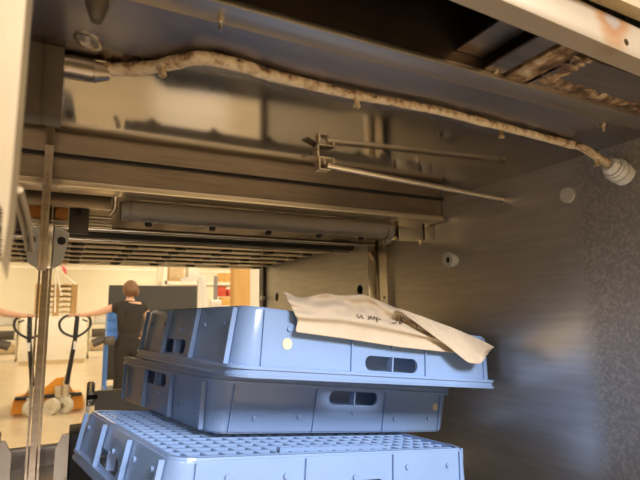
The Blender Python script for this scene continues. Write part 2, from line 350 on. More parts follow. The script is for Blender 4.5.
def crate(origin, R, W, D, h, inv, label):
    """origin = front left corner at the lower face; rim at z=0 when inv (upside down)"""
    root = bpy.data.objects.new('bakery_crate', None); COL.objects.link(root); root.empty_display_size = .05
    m4 = Matrix(R).to_4x4(); m4.translation = Vector(origin) + Vector((0, 0, EYE)); root.matrix_world = m4
    tag(root, label, 'crate', 'blue crates stacked in the tunnel')
    fz = (lambda z: z) if inv else (lambda z: h - z)
    RR = .034
    ins = lambda z: .0075 + .0065 * z / h
    mb = MB(); bm = mb.bm
    outer = [(0, .0005), (.0045, 0), (.005, .0022), (.0115, .0022), (.012, .0), (.0165, .0005), (.017, ins(.017)), (h - .007, ins(h)), (h - .003, ins(h) + .0012), (h - .0028, ins(h) + .0035), (h, ins(h) + .0045)]
    inner = [(h, ins(h) + .010), (.017, ins(.017) + .0032), (0, ins(0) + .0030)]
    rings = [[bm.verts.new((x, y, fz(z))) for x, y in rrect(W, D, RR, i)] for z, i in outer + inner]
    n = len(rings[0])
    for k in range(len(rings)):
        a, b = rings[k], rings[(k + 1) % len(rings)]
        for j in range(n): bm.faces.new((a[j], a[(j + 1) % n], b[(j + 1) % n], b[j]))
    body = mb.build('body', M_CRATE, root, local=True)
    zc = .0325
    cutb = None
    me_c = MB()
    for st in (stadium((W * .51, .01, fz(zc)), 0, .0625, .0125, .06), stadium((W * .51, D - .01, fz(zc)), 0, .0625, .0125, .06),
               stadium((.01, D * .55, fz(zc)), 1, .057, .0125, .06), stadium((W - .01, D * .55, fz(zc)), 1, .057, .0125, .06)):
        t = bpy.data.meshes.new('t'); st.bm.to_mesh(t); st.bm.free(); me_c.bm.from_mesh(t)
    # cut in the crate's local frame
    mw = root.matrix_world.copy(); root.matrix_world = Matrix(); bpy.context.view_layer.update()
    cut(body, me_c)
    root.matrix_world = mw
    # ribs, studs and handle dividers, one mesh each
    FR = (.075, .355, .645, .925)
    z0, z1 = .0165, h - .004
    def rib(px, py, nx, ny, prot, wd):
        lo, hi = ins(z0), ins(z1)
        tx, ty = ny, nx
        P = []; rb = MB()
        for z, i in ((z0, lo), (z1, hi)):
            bx, by = px + nx * (-i + .001), py + ny * (-i + .001)
            P.append([(bx + tx * wd * s + nx * q, by + ty * wd * s + ny * q, fz(z)) for s, q in ((-1, 0), (1, 0), (1, prot), (-1, prot))])
        a = [rb.bm.verts.new(p) for p in P[0]]; b = [rb.bm.verts.new(p) for p in P[1]]
        rb.bm.faces.new(a); rb.bm.faces.new(b)
        for j in range(4): rb.bm.faces.new((a[j], a[(j + 1) % 4], b[(j + 1) % 4], b[j]))
        rb.build('rib', M_CRATE, root, local=True)
    for f in FR:
        rib(W * f, 0, 0, -1, .0025, .0012); rib(W * f, D, 0, 1, .0025, .0012)
        g_ = .5 + (f - .5) * .99
        rib(0, D * g_, -1, 0, .0075, .0028); rib(W, D * g_, 1, 0, .0075, .0028)
    for f, z in ((.15, .075), (.30, .072), (.51, .062), (.70, .074), (.87, .072)):
        z *= h / .103; i = ins(z)
        MB().cyl((W * f, i + .001, fz(z)), (W * f, i - .003, fz(z)), .0042, seg=12).build('stud', M_CRATE, root, local=True)
        MB().cyl((i + .001, D * f, fz(z)), (i - .003, D * f, fz(z)), .0042, seg=12).build('stud', M_CRATE, root, local=True)
    i = ins(zc)
    MB().box((W * .33, .060, min(fz(.006), fz(.085))), (W * .69, .063, max(fz(.006), fz(.085)))).build('inner_wall', M_CRATE, root, local=True)
    MB().box((W * .51 - .0015, i - .001, fz(zc) - .014), (W * .51 + .0015, i + .012, fz(zc) + .014)).build('handle_divider', M_CRATE, root, local=True)
    MB().box((i - .001, D * .55 - .003, fz(zc) - .014), (i + .012, D * .55 + .003, fz(zc) + .014)).build('handle_divider', M_CRATE, root, local=True)
    # lattice base
    g = MB(); nx, ny = 20, 17; e = ins(h) + .006; zt, zb = h - .0035, h - .013
    lo, hi = (zb, zt) if inv else (h - zt, h - zb)
    for k in range(1, nx):
        x = e + (W - 2 * e) * k / nx; g.box((x - .0016, e, lo), (x + .0016, D - e, hi))
    for k in range(1, ny):
        y = e + (D - 2 * e) * k / ny; g.box((e, y - .0022, lo + .0002), (W - e, y + .0022, hi + .0006))
    fr = .006
    c = .022
    g.box((e + c, e - .002, lo), (W - e - c, e + fr * .4, hi - .002)); g.box((e + c, D - e - fr, lo), (W - e - c, D - e + .002, hi + .0008)); g.box((e - .002, e + c, lo), (e + fr, D - e - c, hi + .0008)); g.box((W - e - fr, e + c, lo), (W - e + .002, D - e - c, hi + .0008))
    g.build('base_grid', M_CRATE, root, local=True, smooth=False)
    return root
RT = ((.9829, -.1408, .1183), (.1395, .99, .019), (-.1198, -.0022, .9928))
RM = ((.9748, -.1779, .1345), (.1753, .984, .0315), (-.138, -.0071, .9904))
RB = ((.9765, -.1686, .1344), (.1662, .9857, .0294), (-.1374, -.0063, .9905))
def ortho(R):
    R = Matrix(R); x = R.col[0].normalized(); y = (R.col[1] - x * x.dot(R.col[1])).normalized(); z = x.cross(y)
    return Matrix((x, y, z)).transposed()
RT, RM, RB = ortho(RT), ortho(RM), ortho(RB)
ct = crate((.2163, .6923, -.0848), RT, .6037, .5136, .1027, True, 'pale blue plastic crate upside down on top of the stack, under the paper')
cm = crate((.2054, .7984, -.1827), RM, .6047, .5018, .0961, False, 'blue plastic crate standing upright in the middle of the stack')
cb = crate((.1050, .6260, -.2515), RB, .5951, .4753, .0838, True, 'blue plastic crate upside down at the bottom, its lattice base showing')
def local_disc(root, name, x, z, r, m, i):
    o = MB().cyl((x, i - .0012, z), (x, i + .001, z), r, seg=32).build(name, m, root, local=True)
    return o
local_disc(ct, 'round_sticker', .0887, .0518, .0085, M_STICK, .0108)['label'] = 'cream round sticker on the short side'
local_disc(cm, 'round_sticker', .5461, .0528, .0080, M_STICK, .0104)['label'] = 'cream round sticker on the short side'
# rails the stack stands on
for lx, lab in ((.06, 'steel guide rail under the left side of the crate stack'), (.52, 'steel guide rail under the right side of the crate stack')):
    a = RB @ Vector((lx, .03, -.008)) + Vector((.1050, .6260, -.2515)); c = RB @ Vector((lx, .45, -.008)) + Vector((.1050, .6260, -.2515))
    mb = MB().beam(a, c, .03, .014, RB.col[2])
    for p in (a.lerp(c, .1), a.lerp(c, .9)): mb.box((p.x - .010, p.y - .01, -.400), (p.x + .010, p.y + .01, p.z))
    tag(mb.build('guide_rail', M_FLOORST), lab, 'rail')

# ================================================================== PAPER (lies over the top crate)
SHEET = [[[923,-30,704],[965,10,794],[1009,50,885],[900,-60,929],[868,-20,1007],[923,146,1085],[777,-14,1134],[785,79,1206],[859,284,1294],[817,269,1335]],[[1014,-30,702],[1065,10,795],[1117,50,890],[1009,-60,929],[980,-20,1000],[1026,123,1070],[927,39,1120],[911,86,1182],[967,252,1258],[948,273,1300]],[[1106,-30,700],[1166,10,797],[1227,50,895],[1119,-60,929],[1094,-20,993],[1134,106,1055],[1076,84,1105],[1035,89,1157],[1063,201,1220],[1079,273,1263]],[[1199,-30,698],[1269,10,798],[1340,50,900],[1230,-60,934],[1206,-20,998],[1229,78,1057],[1190,84,1109],[1160,105,1163],[1164,177,1222],[1200,277,1268]],[[1293,-30,696],[1373,10,799],[1453,50,906],[1341,-60,943],[1317,-20,1011],[1307,30,1070],[1276,49,1127],[1304,155,1193],[1284,192,1253],[1304,267,1299]],[[1389,-30,694],[1478,10,801],[1569,50,911],[1454,-60,951],[1429,-20,1024],[1387,-16,1084],[1366,17,1145],[1466,227,1227],[1415,221,1287],[1390,229,1328]],[[1486,-30,691],[1585,10,802],[1687,50,917],[1569,-60,959],[1543,-20,1038],[1498,-20,1101],[1474,11,1166],[1617,278,1259],[1541,237,1319],[1472,183,1355]],[[1584,-30,689],[1694,10,804],[1806,50,922],[1686,-60,968],[1660,-20,1052],[1647,26,1123],[1596,20,1189],[1733,275,1286],[1662,243,1351],[1577,169,1387]],[[1684,-30,687],[1805,10,805],[1928,50,928],[1801,-60,974],[1769,-20,1057],[1798,87,1134],[1700,26,1195],[1798,230,1285],[1765,257,1357],[1691,204,1395]],[[1785,-30,684],[1898,10,802],[2014,50,924],[1885,-60,970],[1853,-20,1053],[1903,115,1132],[1788,33,1191],[1853,190,1276],[1863,277,1355],[1813,258,1398]],[[1888,-30,682],[1993,10,799],[2101,50,920],[1970,-60,966],[1937,-20,1049],[1973,95,1126],[1896,65,1190],[1936,188,1272],[1948,276,1351],[1915,282,1397]],[[1983,-30,678],[2085,10,795],[2189,50,915],[2058,-60,964],[2028,-20,1051],[2037,57,1128],[2040,128,1206],[2056,216,1287],[2013,230,1361],[1998,257,1412]],[[2080,-30,675],[2178,10,791],[2279,50,911],[2147,-60,962],[2119,-20,1053],[2116,38,1132],[2188,192,1222],[2175,240,1303],[2055,154,1366],[2062,206,1423]],[[2177,-30,671],[2272,10,787],[2369,50,907],[2237,-60,961],[2212,-20,1055],[2215,42,1138],[2304,213,1233],[2282,248,1316],[2111,96,1375],[2135,167,1436]],[[2277,-30,667],[2367,10,783],[2460,50,903],[2328,-60,959],[2306,-20,1058],[2318,50,1144],[2378,179,1239],[2389,252,1329],[2209,90,1390],[2226,151,1452]],[[2377,-30,663],[2464,10,779],[2552,50,898],[2420,-60,958],[2401,-20,1060],[2417,51,1150],[2436,128,1242],[2505,266,1344],[2342,125,1411],[2324,140,1469]],[[2479,-30,659],[2561,10,775],[2645,50,894],[2515,-60,952],[2501,-20,1053],[2532,62,1142],[2526,104,1229],[2630,274,1333],[2488,157,1402],[2433,125,1453]],[[2582,-30,655],[2660,10,771],[2740,50,890],[2612,-60,946],[2604,-20,1043],[2677,103,1134],[2654,120,1216],[2728,247,1311],[2614,159,1381],[2557,122,1430]],[[2686,-30,651],[2760,10,767],[2835,50,885],[2710,-60,939],[2708,-20,1033],[2840,162,1126],[2797,150,1203],[2789,177,1284],[2723,140,1358],[2713,153,1411]],[[2792,-30,647],[2862,10,763],[2932,50,881],[2809,-60,932],[2814,-20,1023],[2984,196,1116],[2929,165,1189],[2844,102,1257],[2838,126,1335],[2899,213,1396]],[[2899,-30,643],[2964,10,758],[3030,50,876],[2909,-60,925],[2920,-20,1013],[3079,173,1101],[3052,169,1173],[2936,68,1234],[2963,121,1312],[3077,261,1379]],[[3008,-30,639],[3068,10,754],[3129,50,871],[3010,-60,919],[3029,-20,1002],[3137,111,1082],[3183,178,1157],[3080,87,1217],[3080,105,1288],[3214,261,1354]],[[3118,-30,635],[3173,10,750],[3229,50,867],[3113,-60,912],[3138,-20,992],[3201,57,1063],[3322,194,1142],[3244,126,1202],[3180,72,1262],[3313,218,1324]],[[3197,-30,634],[3255,10,747],[3312,50,863],[3197,-60,905],[3226,-20,981],[3280,44,1047],[3414,190,1123],[3359,143,1181],[3253,44,1233],[3379,180,1291]],[[3278,-30,634],[3337,10,745],[3396,50,859],[3282,-60,898],[3314,-20,970],[3390,62,1034],[3466,144,1100],[3445,130,1157],[3370,61,1209],[3486,181,1262]],[[3359,-30,634],[3420,10,743],[3481,50,855],[3367,-60,891],[3404,-20,958],[3499,77,1020],[3491,73,1074],[3524,109,1132],[3539,127,1189],[3629,219,1236]],[[3441,-30,634],[3503,10,741],[3566,50,851],[3453,-60,885],[3494,-20,947],[3592,76,1004],[3539,24,1051],[3615,99,1108],[3723,205,1170],[3779,260,1211]],[[3524,-30,634],[3588,10,739],[3653,50,847],[3541,-60,878],[3585,-20,935],[3684,72,989],[3643,30,1032],[3708,90,1084],[3873,247,1147],[3916,286,1183]],[[3607,-30,633],[3673,10,737],[3740,50,843],[3629,-60,871],[3678,-20,924],[3788,79,973],[3791,77,1016],[3784,65,1058],[3974,240,1118],[4050,308,1154]],[[3692,-30,633],[3760,10,735],[3828,50,839],[3718,-60,864],[3771,-20,912],[3888,82,958],[3902,87,997],[3850,30,1032],[4058,216,1088],[4198,341,1126]],[[3777,-30,633],[3847,10,733],[3917,50,835],[3808,-60,856],[3865,-20,900],[3961,58,940],[4002,85,977],[3944,21,1007],[4159,207,1058],[4345,371,1097]],[[3863,-30,633],[3935,10,731],[4007,50,831],[3899,-60,849],[3960,-20,888],[3991,-5,920],[4102,82,957],[4096,63,986],[4141,90,1020],[4457,367,1064]],[[3950,-30,632],[4024,10,729],[4098,50,827],[3991,-60,842],[4057,-20,876],[4022,-67,899],[4203,80,936],[4226,83,963],[4248,87,991],[4264,90,1010]],[[4038,-30,632],[4114,10,726],[4190,50,822],[4080,-60,834],[4144,-20,863],[4088,-84,882],[4285,77,914],[4305,80,937],[4325,83,960],[4338,85,976]],[[4127,-30,632],[4205,10,724],[4283,50,818],[4170,-60,827],[4231,-20,850],[4217,-45,867],[4367,74,892],[4384,77,911],[4401,80,929],[4412,81,942]],[[4217,-30,632],[4297,10,722],[4377,50,814],[4260,-60,819],[4320,-20,837],[4371,14,853],[4450,72,870],[4464,74,884],[4479,76,898],[4488,77,908]],[[4308,-30,632],[4390,10,720],[4472,50,809],[4352,-60,811],[4410,-20,824],[4500,49,837],[4521,58,847],[4545,71,857],[4557,73,867],[4564,73,873]],[[4400,-30,631],[4484,10,717],[4568,50,805],[4444,-60,803],[4500,-20,811],[4594,53,820],[4617,67,825],[4626,68,831],[4635,69,836],[4640,69,839]],[[4493,-30,631],[4579,10,715],[4665,50,800],[4538,-60,795],[4592,-20,798],[4679,49,802],[4702,64,803],[4708,64,803],[4714,65,804],[4717,65,804]],[[4587,-30,631],[4674,10,712],[4763,50,796],[4632,-60,787],[4684,-20,784],[4777,55,784],[4788,62,780],[4790,61,776],[4793,61,772],[4794,61,769]],[[4682,-30,631],[4771,10,710],[4862,50,791],[4728,-60,779],[4777,-20,771],[4874,59,766],[4875,59,757],[4873,58,748],[4872,57,740],[4872,56,734]]]
TAIL = [[[2990,-120,1256],[3044,-53,1274],[3048,-37,1285],[3046,-29,1296],[3077,15,1310],[3097,46,1324]],[[3104,-101,1220],[3140,-55,1239],[3137,-51,1254],[3154,-26,1271],[3192,22,1291],[3193,31,1306]],[[3212,-89,1182],[3229,-67,1203],[3231,-59,1222],[3268,-17,1246],[3300,20,1269],[3285,10,1287]],[[3310,-88,1142],[3315,-81,1166],[3336,-59,1192],[3383,-9,1221],[3398,7,1247],[3377,-11,1268]],[[3399,-98,1101],[3407,-91,1129],[3448,-51,1162],[3493,-8,1195],[3488,-13,1223],[3478,-24,1250]],[[3487,-113,1057],[3510,-93,1092],[3565,-43,1130],[3593,-19,1166],[3579,-36,1198],[3593,-26,1233]],[[3578,-125,1012],[3623,-87,1054],[3678,-40,1097],[3685,-39,1137],[3676,-52,1174],[3720,-16,1218]],[[3678,-129,968],[3740,-79,1016],[3781,-48,1063],[3774,-62,1106],[3787,-57,1151],[3855,-2,1202]],[[3788,-125,925],[3851,-74,978],[3867,-66,1029],[3857,-81,1078],[3897,-51,1131],[3972,11,1188]],[[3905,-117,881],[3952,-80,939],[3945,-90,994],[3950,-90,1050],[4014,-38,1111],[4079,16,1174]],[[4020,-111,836],[4041,-96,898],[4027,-112,959],[4058,-87,1023],[4131,-25,1091],[4176,12,1158]],[[4126,-114,790],[4122,-119,857],[4119,-124,925],[4176,-76,997],[4243,-19,1070],[4270,3,1142]],[[4221,-128,743],[4204,-143,816],[4226,-125,891],[4297,-63,970],[4346,-21,1049],[4366,-4,1126]],[[4312,-151,690],[4300,-159,771],[4348,-116,854],[4417,-55,940],[4444,-30,1025],[4473,-3,1111]],[[4401,-176,637],[4414,-164,724],[4483,-103,814],[4536,-57,905],[4555,-39,996],[4609,9,1090]],[[4498,-195,583],[4542,-157,676],[4617,-95,772],[4651,-65,869],[4679,-41,966],[4761,29,1068]],[[4608,-203,529],[4679,-146,629],[4742,-94,730],[4765,-75,832],[4817,-32,936],[4918,50,1045]],[[4734,-200,475],[4815,-136,580],[4859,-102,687],[4887,-80,794],[4969,-14,906],[5070,65,1022]],[[4869,-190,462],[4943,-134,565],[4972,-113,669],[5022,-75,775],[5128,7,885],[5209,69,997]],[[5006,-180,465],[5061,-141,563],[5091,-120,661],[5173,-59,762],[5284,24,867],[5335,61,971]],[[5137,-177,469],[5169,-152,560],[5214,-118,653],[5319,-39,749],[5411,31,847],[5431,46,944]],[[5218,-182,523],[5249,-162,598],[5327,-106,676],[5445,-20,756],[5510,25,837],[5522,31,916]],[[5266,-193,611],[5319,-163,664],[5435,-86,720],[5550,-11,777],[5593,11,833],[5622,22,888]],[[5345,-205,698],[5430,-154,730],[5564,-67,764],[5653,-13,797],[5681,-5,828],[5735,22,861]],[[5450,-210,786],[5567,-136,796],[5694,-55,807],[5750,-26,816],[5780,-16,824],[5859,29,833]]]
INK = [[[0.3,0.38],[0.3,0.335],[0.3,0.294],[0.306,0.27],[0.312,0.301],[0.319,0.338],[0.325,0.368],[0.325,0.324],[0.325,0.281],[0.331,0.271]],[[0.362,0.365],[0.369,0.313],[0.369,0.266]],[[0.356,0.252],[0.369,0.313],[0.381,0.368]],[[0.381,0.352],[0.381,0.289],[0.388,0.282],[0.394,0.338],[0.4,0.39]],[[0.394,0.306],[0.4,0.364],[0.406,0.341],[0.406,0.301],[0.412,0.35]],[[0.412,0.383],[0.412,0.3],[0.406,0.226]],[[0.425,0.37],[0.425,0.336],[0.431,0.328]],[[0.531,0.684],[0.525,0.564],[0.525,0.461],[0.512,0.362],[0.494,0.321]],[[0.544,0.732],[0.544,0.632],[0.55,0.584],[0.55,0.496],[0.544,0.387],[0.537,0.382],[0.537,0.446],[0.55,0.584],[0.562,0.697],[0.562,0.76]],[[0.569,0.678],[0.575,0.603],[0.588,0.598],[0.594,0.705],[0.581,0.738],[0.569,0.641]],[[0.6,0.699],[0.606,0.668],[0.613,0.636]],[[0.619,0.656],[0.619,0.629],[0.625,0.617]],[[0.65,0.62],[0.65,0.491],[0.656,0.366]]]
def grid_sheet(name, G, m, parent=None, thick=.0005):
    bm = bmesh.new(); V = [[bm.verts.new([a * 1e-4 for a in p]) for p in r] for r in G]
    for i in range(len(G) - 1):
        for j in range(len(G[0]) - 1): bm.faces.new((V[i][j], V[i + 1][j], V[i + 1][j + 1], V[i][j + 1]))
    bmesh.ops.recalc_face_normals(bm, faces=bm.faces)
    me = bpy.data.meshes.new(name); bm.to_mesh(me); bm.free(); me.materials.append(m)
    o = bpy.data.objects.new(name, me); COL.objects.link(o)
    s = o.modifiers.new('s', 'SUBSURF'); s.levels = s.render_levels = 2
    t = o.modifiers.new('t', 'SOLIDIFY'); t.thickness = thick; t.offset = 0
    for p in me.polygons: p.use_smooth = True
    if parent: o.parent = parent
    return o
pap = bpy.data.objects.new('paper_sheet', None); COL.objects.link(pap); pap.matrix_world = ct.matrix_world.copy()
tag(pap, 'crumpled tan kraft paper with handwriting draped over the top blue crate', 'paper')
grid_sheet('sheet', SHEET, M_PAPER, pap); grid_sheet('folded_end', TAIL, M_PAPER, pap)
def on_sheet(s, w):
    NC = len(SHEET) - 1; ts = [0, .5, 1, 1.12, 1.3, 1.45, 1.6, 1.75, 1.9, 2.0]; t = 1 + w
    i = min(int(s * NC), NC - 1); fs = s * NC - i; j = max(k for k in range(9) if ts[k] <= t); ft = (t - ts[j]) / (ts[j + 1] - ts[j])
    g = lambda a, b: Vector(SHEET[a][b]) * 1e-4
    return (g(i, j) * (1 - fs) + g(i + 1, j) * fs) * (1 - ft) + (g(i, j + 1) * (1 - fs) + g(i + 1, j + 1) * fs) * ft
for word in (INK[:7], INK[7:]):
  mb = MB()
  for st in word:
    mb.tube([on_sheet(*p) + Vector((0, -.0024, .0006)) for p in st], .0007, 6)
  mb.build('handwriting', M_INK, pap, local=True)

# ================================================================== TUNNEL FITTINGS
# crusty spray pipe that crosses under the mouth
sp = thing('spray_pipe', (.4, .5, .23), 'bent spray pipe crusted with cream limescale crossing under the steel ceiling', 'pipe')
path = [(-0.02, 0.575, 0.27), (0.008, 0.57, 0.27), (0.038, 0.568, 0.2735), (0.072, 0.547, 0.2735), (0.099, 0.519, 0.2735), (0.121, 0.501, 0.2735), (0.16, 0.5, 0.2735), (0.204, 0.507, 0.2735), (0.307, 0.511, 0.2735), (0.381, 0.507, 0.2735), (0.447, 0.505, 0.2735), (0.545, 0.51, 0.2735), (0.635, 0.515, 0.2735), (0.734, 0.521, 0.2735), (0.748, 0.508, 0.2655), (0.78, 0.502, 0.25), (0.806, 0.496, 0.236)]
def smooth_path(P, k=6):
    P = [Vector(p) for p in P]; out = []
    for i in range(len(P) - 1):
        a, b, c, d = P[max(i - 1, 0)], P[i], P[i + 1], P[min(i + 2, len(P) - 1)]
        for j in range(k):
            t = j / k; out.append(.5 * ((2 * b) + (c - a) * t + (2 * a - 5 * b + 4 * c - d) * t * t + (3 * b - a - 3 * c + d) * t ** 3))
    out.append(P[-1]); return out
pp = smooth_path(path, 10)
mb = MB().tube(pp, [(.0074 if p.x < .15 else .0074 - .0016 * min(1, (p.x - .15) / .15) + (.0012 * max(0, (p.x - .6) / .2))) + .0007 * noise.noise(p * 60) for p in pp], 20)
for v in mb.bm.verts: v.co += v.co.normalized() * 0 + Vector((0, 0, 1)) * .0009 * noise.noise(v.co * 130) + Vector((0, 1, 0)) * .0008 * noise.noise(v.co * 150 + Vector((5, 5, 5)))
M_CRUSTP, nt, bs = new_mat('crusted_pipe')
bs.inputs['Roughness'].default_value = .62
n_ = noise_tex(nt, 75, 8, (1, 1, 1), .65); n2 = noise_tex(nt, 14, 3)
geo = nt.nodes.new('ShaderNodeNewGeometry'); sx = nt.nodes.new('ShaderNodeSeparateXYZ'); nt.links.new(geo.outputs['Normal'], sx.inputs[0])
mm = nt.nodes.new('ShaderNodeMath'); mm.operation = 'MULTIPLY_ADD'; mm.inputs[1].default_value = -.10; nt.links.new(sx.outputs[2], mm.inputs[0]); nt.links.new(n_.outputs[0], mm.inputs[2])
m3 = nt.nodes.new('ShaderNodeMath'); m3.operation = 'MULTIPLY_ADD'; m3.inputs[1].default_value = .25; m3.inputs[2].default_value = -.10; nt.links.new(n2.outputs[0], m3.inputs[0])
m4_ = nt.nodes.new('ShaderNodeMath'); nt.links.new(mm.outputs[0], m4_.inputs[0]); nt.links.new(m3.outputs[0], m4_.inputs[1])
rr = ramp(nt, [(.40, (.05, .028, .015)), (.46, (.30, .18, .09)), (.53, (.48, .35, .20)), (.66, (.66, .54, .36))]); nt.links.new(m4_.outputs[0], rr.inputs[0]); nt.links.new(rr.outputs[0], bs.inputs['Base Color']); bump(nt, bs, n_, .8, .002)
mb.build('pipe', M_CRUSTP, sp)
c_ = MB().cyl((-.029, .572, .2675), (.016, .572, .2675), .0125, seg=28).cyl((.016, .572, .2675), (.032, .572, .2690), .0125, .0078, seg=28)
c_.build('collar', M_WARM, sp)['label'] = 'brown steel collar at the left end'
MB().box((-.0302, .556, .205), (-.0125, .592, .2808), .0008).build('mount_plate', M_BRACKET, sp)
for x, y, z in ((.083, .531, .2725), (.318, .513, .273), (.575, .517, .273), (.775, .503, .251)):
    MB().cyl((x, y, z - .0125), (x, y, z), .0032, .0045, seg=14).cyl((x, y, z - .0145), (x, y, z - .0115), .0048, seg=8).build('nozzle', M_CRUST, sp)
e = MB().cyl((.796, .4975, .2400), (.806, .4965, .2355), .0125, .0150, seg=8).cyl((.806, .4965, .2355), (.8345, .494, .223), .0175, seg=28).ring((.812, .496, .233), (1, -.05, -.4), .0195, .007, .004).ring((.822, .495, .2285), (1, -.05, -.4), .0195, .007, .003)
e.build('end_fitting', M_NUT, sp)['label'] = 'pale grey threaded fitting at the right wall'
# guide bar
gb = thing('guide_bar', (.40, .751, .23), 'slim bright metal guide bar hung on a clamp under the steel ceiling', 'bar')
MB().tube([(.400, .751, .2585), (.55, .751, .2505), (.70, .751, .2435), (.8345, .751, .2365)], .0056, 16).build('bar', M_FLANGE, gb)
MB().cyl((.822, .751, .2370), (.8345, .751, .2363), .0075, seg=20).build('end_collar', M_ROD, gb)
MB().beam((.352, .738, .2655), (.384, .752, .2695), .016, .0022).box((.378, .742, .2690), (.412, .762, .2712), .0005).box((.378, .742, .2712), (.3815, .762, .2808)).box((.3815, .744, .2500), (.3845, .760, .2690)).box((.3815, .744, .2480), (.404, .760, .2505), .0005).box((.4095, .742, .2625), (.412, .746, .2690)).build('clamp', M_FLANGE, gb)
MB().cyl((.396, .750, .2605), (.396, .750, .2690), .0026, seg=12).cyl((.396, .750, .2640), (.396, .750, .2672), .0055, seg=6).build('clamp_screw', M_CHROME, gb)
# grey spray arm
sa = thing('rinse_tube', (.4, 1.0, .18), 'wide grey plastic rinse tube running behind the cross beam', 'pipe')
sz = .2005
MB().cyl((.105, 1.0, sz), (.690, 1.0, sz), .0205, seg=40).build('tube', M_PIPE, sa)
MB().cyl((.088, 1.0, sz - .001), (.105, 1.0, sz), .0180, .0180, seg=32).build('end_cap', M_PIPE, sa)
MB().cyl((.688, 1.0, sz - .002), (.704, 1.0, sz - .002), .0232, seg=36).ball((.696, 1.0, sz - .026), .012, (1, 1, .8)).build('end_cap', M_PIPE, sa)
for x in (.139, .264, .387, .508, .619):
    nz = MB().ball((x, .998, sz - .0185), .019, (1, .8, .22), 20).build('nozzle_seat', M_PIPE, sa)
    MB().cyl((x, .996, sz - .0275), (x, .998, sz - .019), .0062, .0072, seg=16).build('nozzle', M_BLACK, nz)
MB().tube(smooth_path([(.0755, .985, .232), (.0765, .984, .214), (.0750, .982, .196), (.068, .980, .1855)], 5), .0040, 10).build('hook', M_BRIGHT, sa)['label'] = 'pale bent strap holding the left end'
bk = thing('support_bracket', (.77, 1.0, .175), 'square brushed steel bracket holding the spray arm to the right wall', 'bracket')
MB().box((.722, .985, .180), (.796, 1.02, .2285), .001).build('box_section', M_BRIGHT, bk)
MB().box((.8015, .985, .180), (WX - .0005, 1.02, .2285), .001).box((.790, 1.0, .183), (.806, 1.015, .226)).build('wall_plate', M_BRIGHT, bk)
MB().cyl((.790, .992, .171), (.790, .992, .180), .006, seg=6).cyl((.790, .992, .168), (.790, .992, .175), .0035, seg=10).build('screw', M_CHROME, bk)
tag(MB().cyl((.782, 1.43, .222), (WX, 1.43, .222), .0235, seg=36).build('rod_end_plug', M_PIPE), 'round grey cap on the right wall where the grid rods end', 'cap')
# wall fittings
f = thing('hose_fitting', (.81, .918, .11), 'pale grey ring shaped hose fitting on the right wall', 'fitting')
MB().ring((.818, .918, .124), (1, 0, 0), .0178, .0075, .013).build('ring', M_NUT, f)
MB().ring((.829, .918, .124), (1, 0, 0), .0130, .0060, .011).build('neck', M_NUT, f)
MB().cyl((.8135, .918, .124), (.834, .918, .124), .0074, seg=24).build('bore', M_BLACK, f)  # solid black plug, paints the dark inside of the open fitting
tag(MB().cyl((WX - .004, .604, .215), (WX, .604, .215), .0145, seg=40).build('wall_plug', M_PLUG), 'round beige plug high on the stained right wall', 'plug')
tag(MB().cyl((WX - .014, 1.205, .045), (WX - .018, 1.205, .045), .004, seg=10).build('rivet', M_CHROME), 'small rivet head on the upright metal strip of the right wall', 'rivet')
tag(MB().cyl((.818, 2.175, .078), (.818, 2.19, .078), .010, seg=14).build('frame_screw', M_NUT), 'white screw head on the dark exit frame', 'screw')
# bolts
def bolt(loc, lab, L=.016, r=.0035, wing=False):
    x, y, z = loc; o = MB().cyl((x, y, z - L), (x, y, z), r * .6, seg=12).cyl((x, y, z - L * .45), (x, y, z - L * .15), r, seg=6)
    if wing: o.beam((x - .012, y, z - L * .5), (x + .012, y + .002, z - L * .2), .002, .005)
    return tag(o.build('bolt', M_ROD), lab, 'bolt')
bolt((.117, .426, .2785), 'small bolt hanging from the rolled ceiling lip, left of centre')
bolt((.713, .447, .281), 'small winged bolt under the ceiling near the right wall', .014, .0035, True)
bolt((.449, .405, .296), 'pale bolt at the edge of the dark cavity', .012, .005)
bolt((.455, .335, .335), 'bolt up inside the dark cavity', .02, .005)
j = thing('spray_nozzle', (.012, .425, .24), 'dark steel nozzle pointing down beside the left wall at the top', 'nozzle')
MB().cyl((.012, .425, .268), (.012, .425, .2785), .014, seg=24).cyl((.012, .425, .258), (.012, .425, .268), .0105, seg=6).build('nut', M_WARM, j)
MB().cyl((.012, .425, .243), (.012, .425, .258), .0045, .0095, seg=20).build('tip', M_BRACKET, j)
tag(MB().ring((.008, .500, .2645), (.25, 0, 1), .0135, .0105, .003).box((.006, .5125, .2645), (.010, .5145, .281)).build('pipe_clip', M_BRIGHT), 'thin wire ring clip above the collar of the crusted pipe', 'clip')
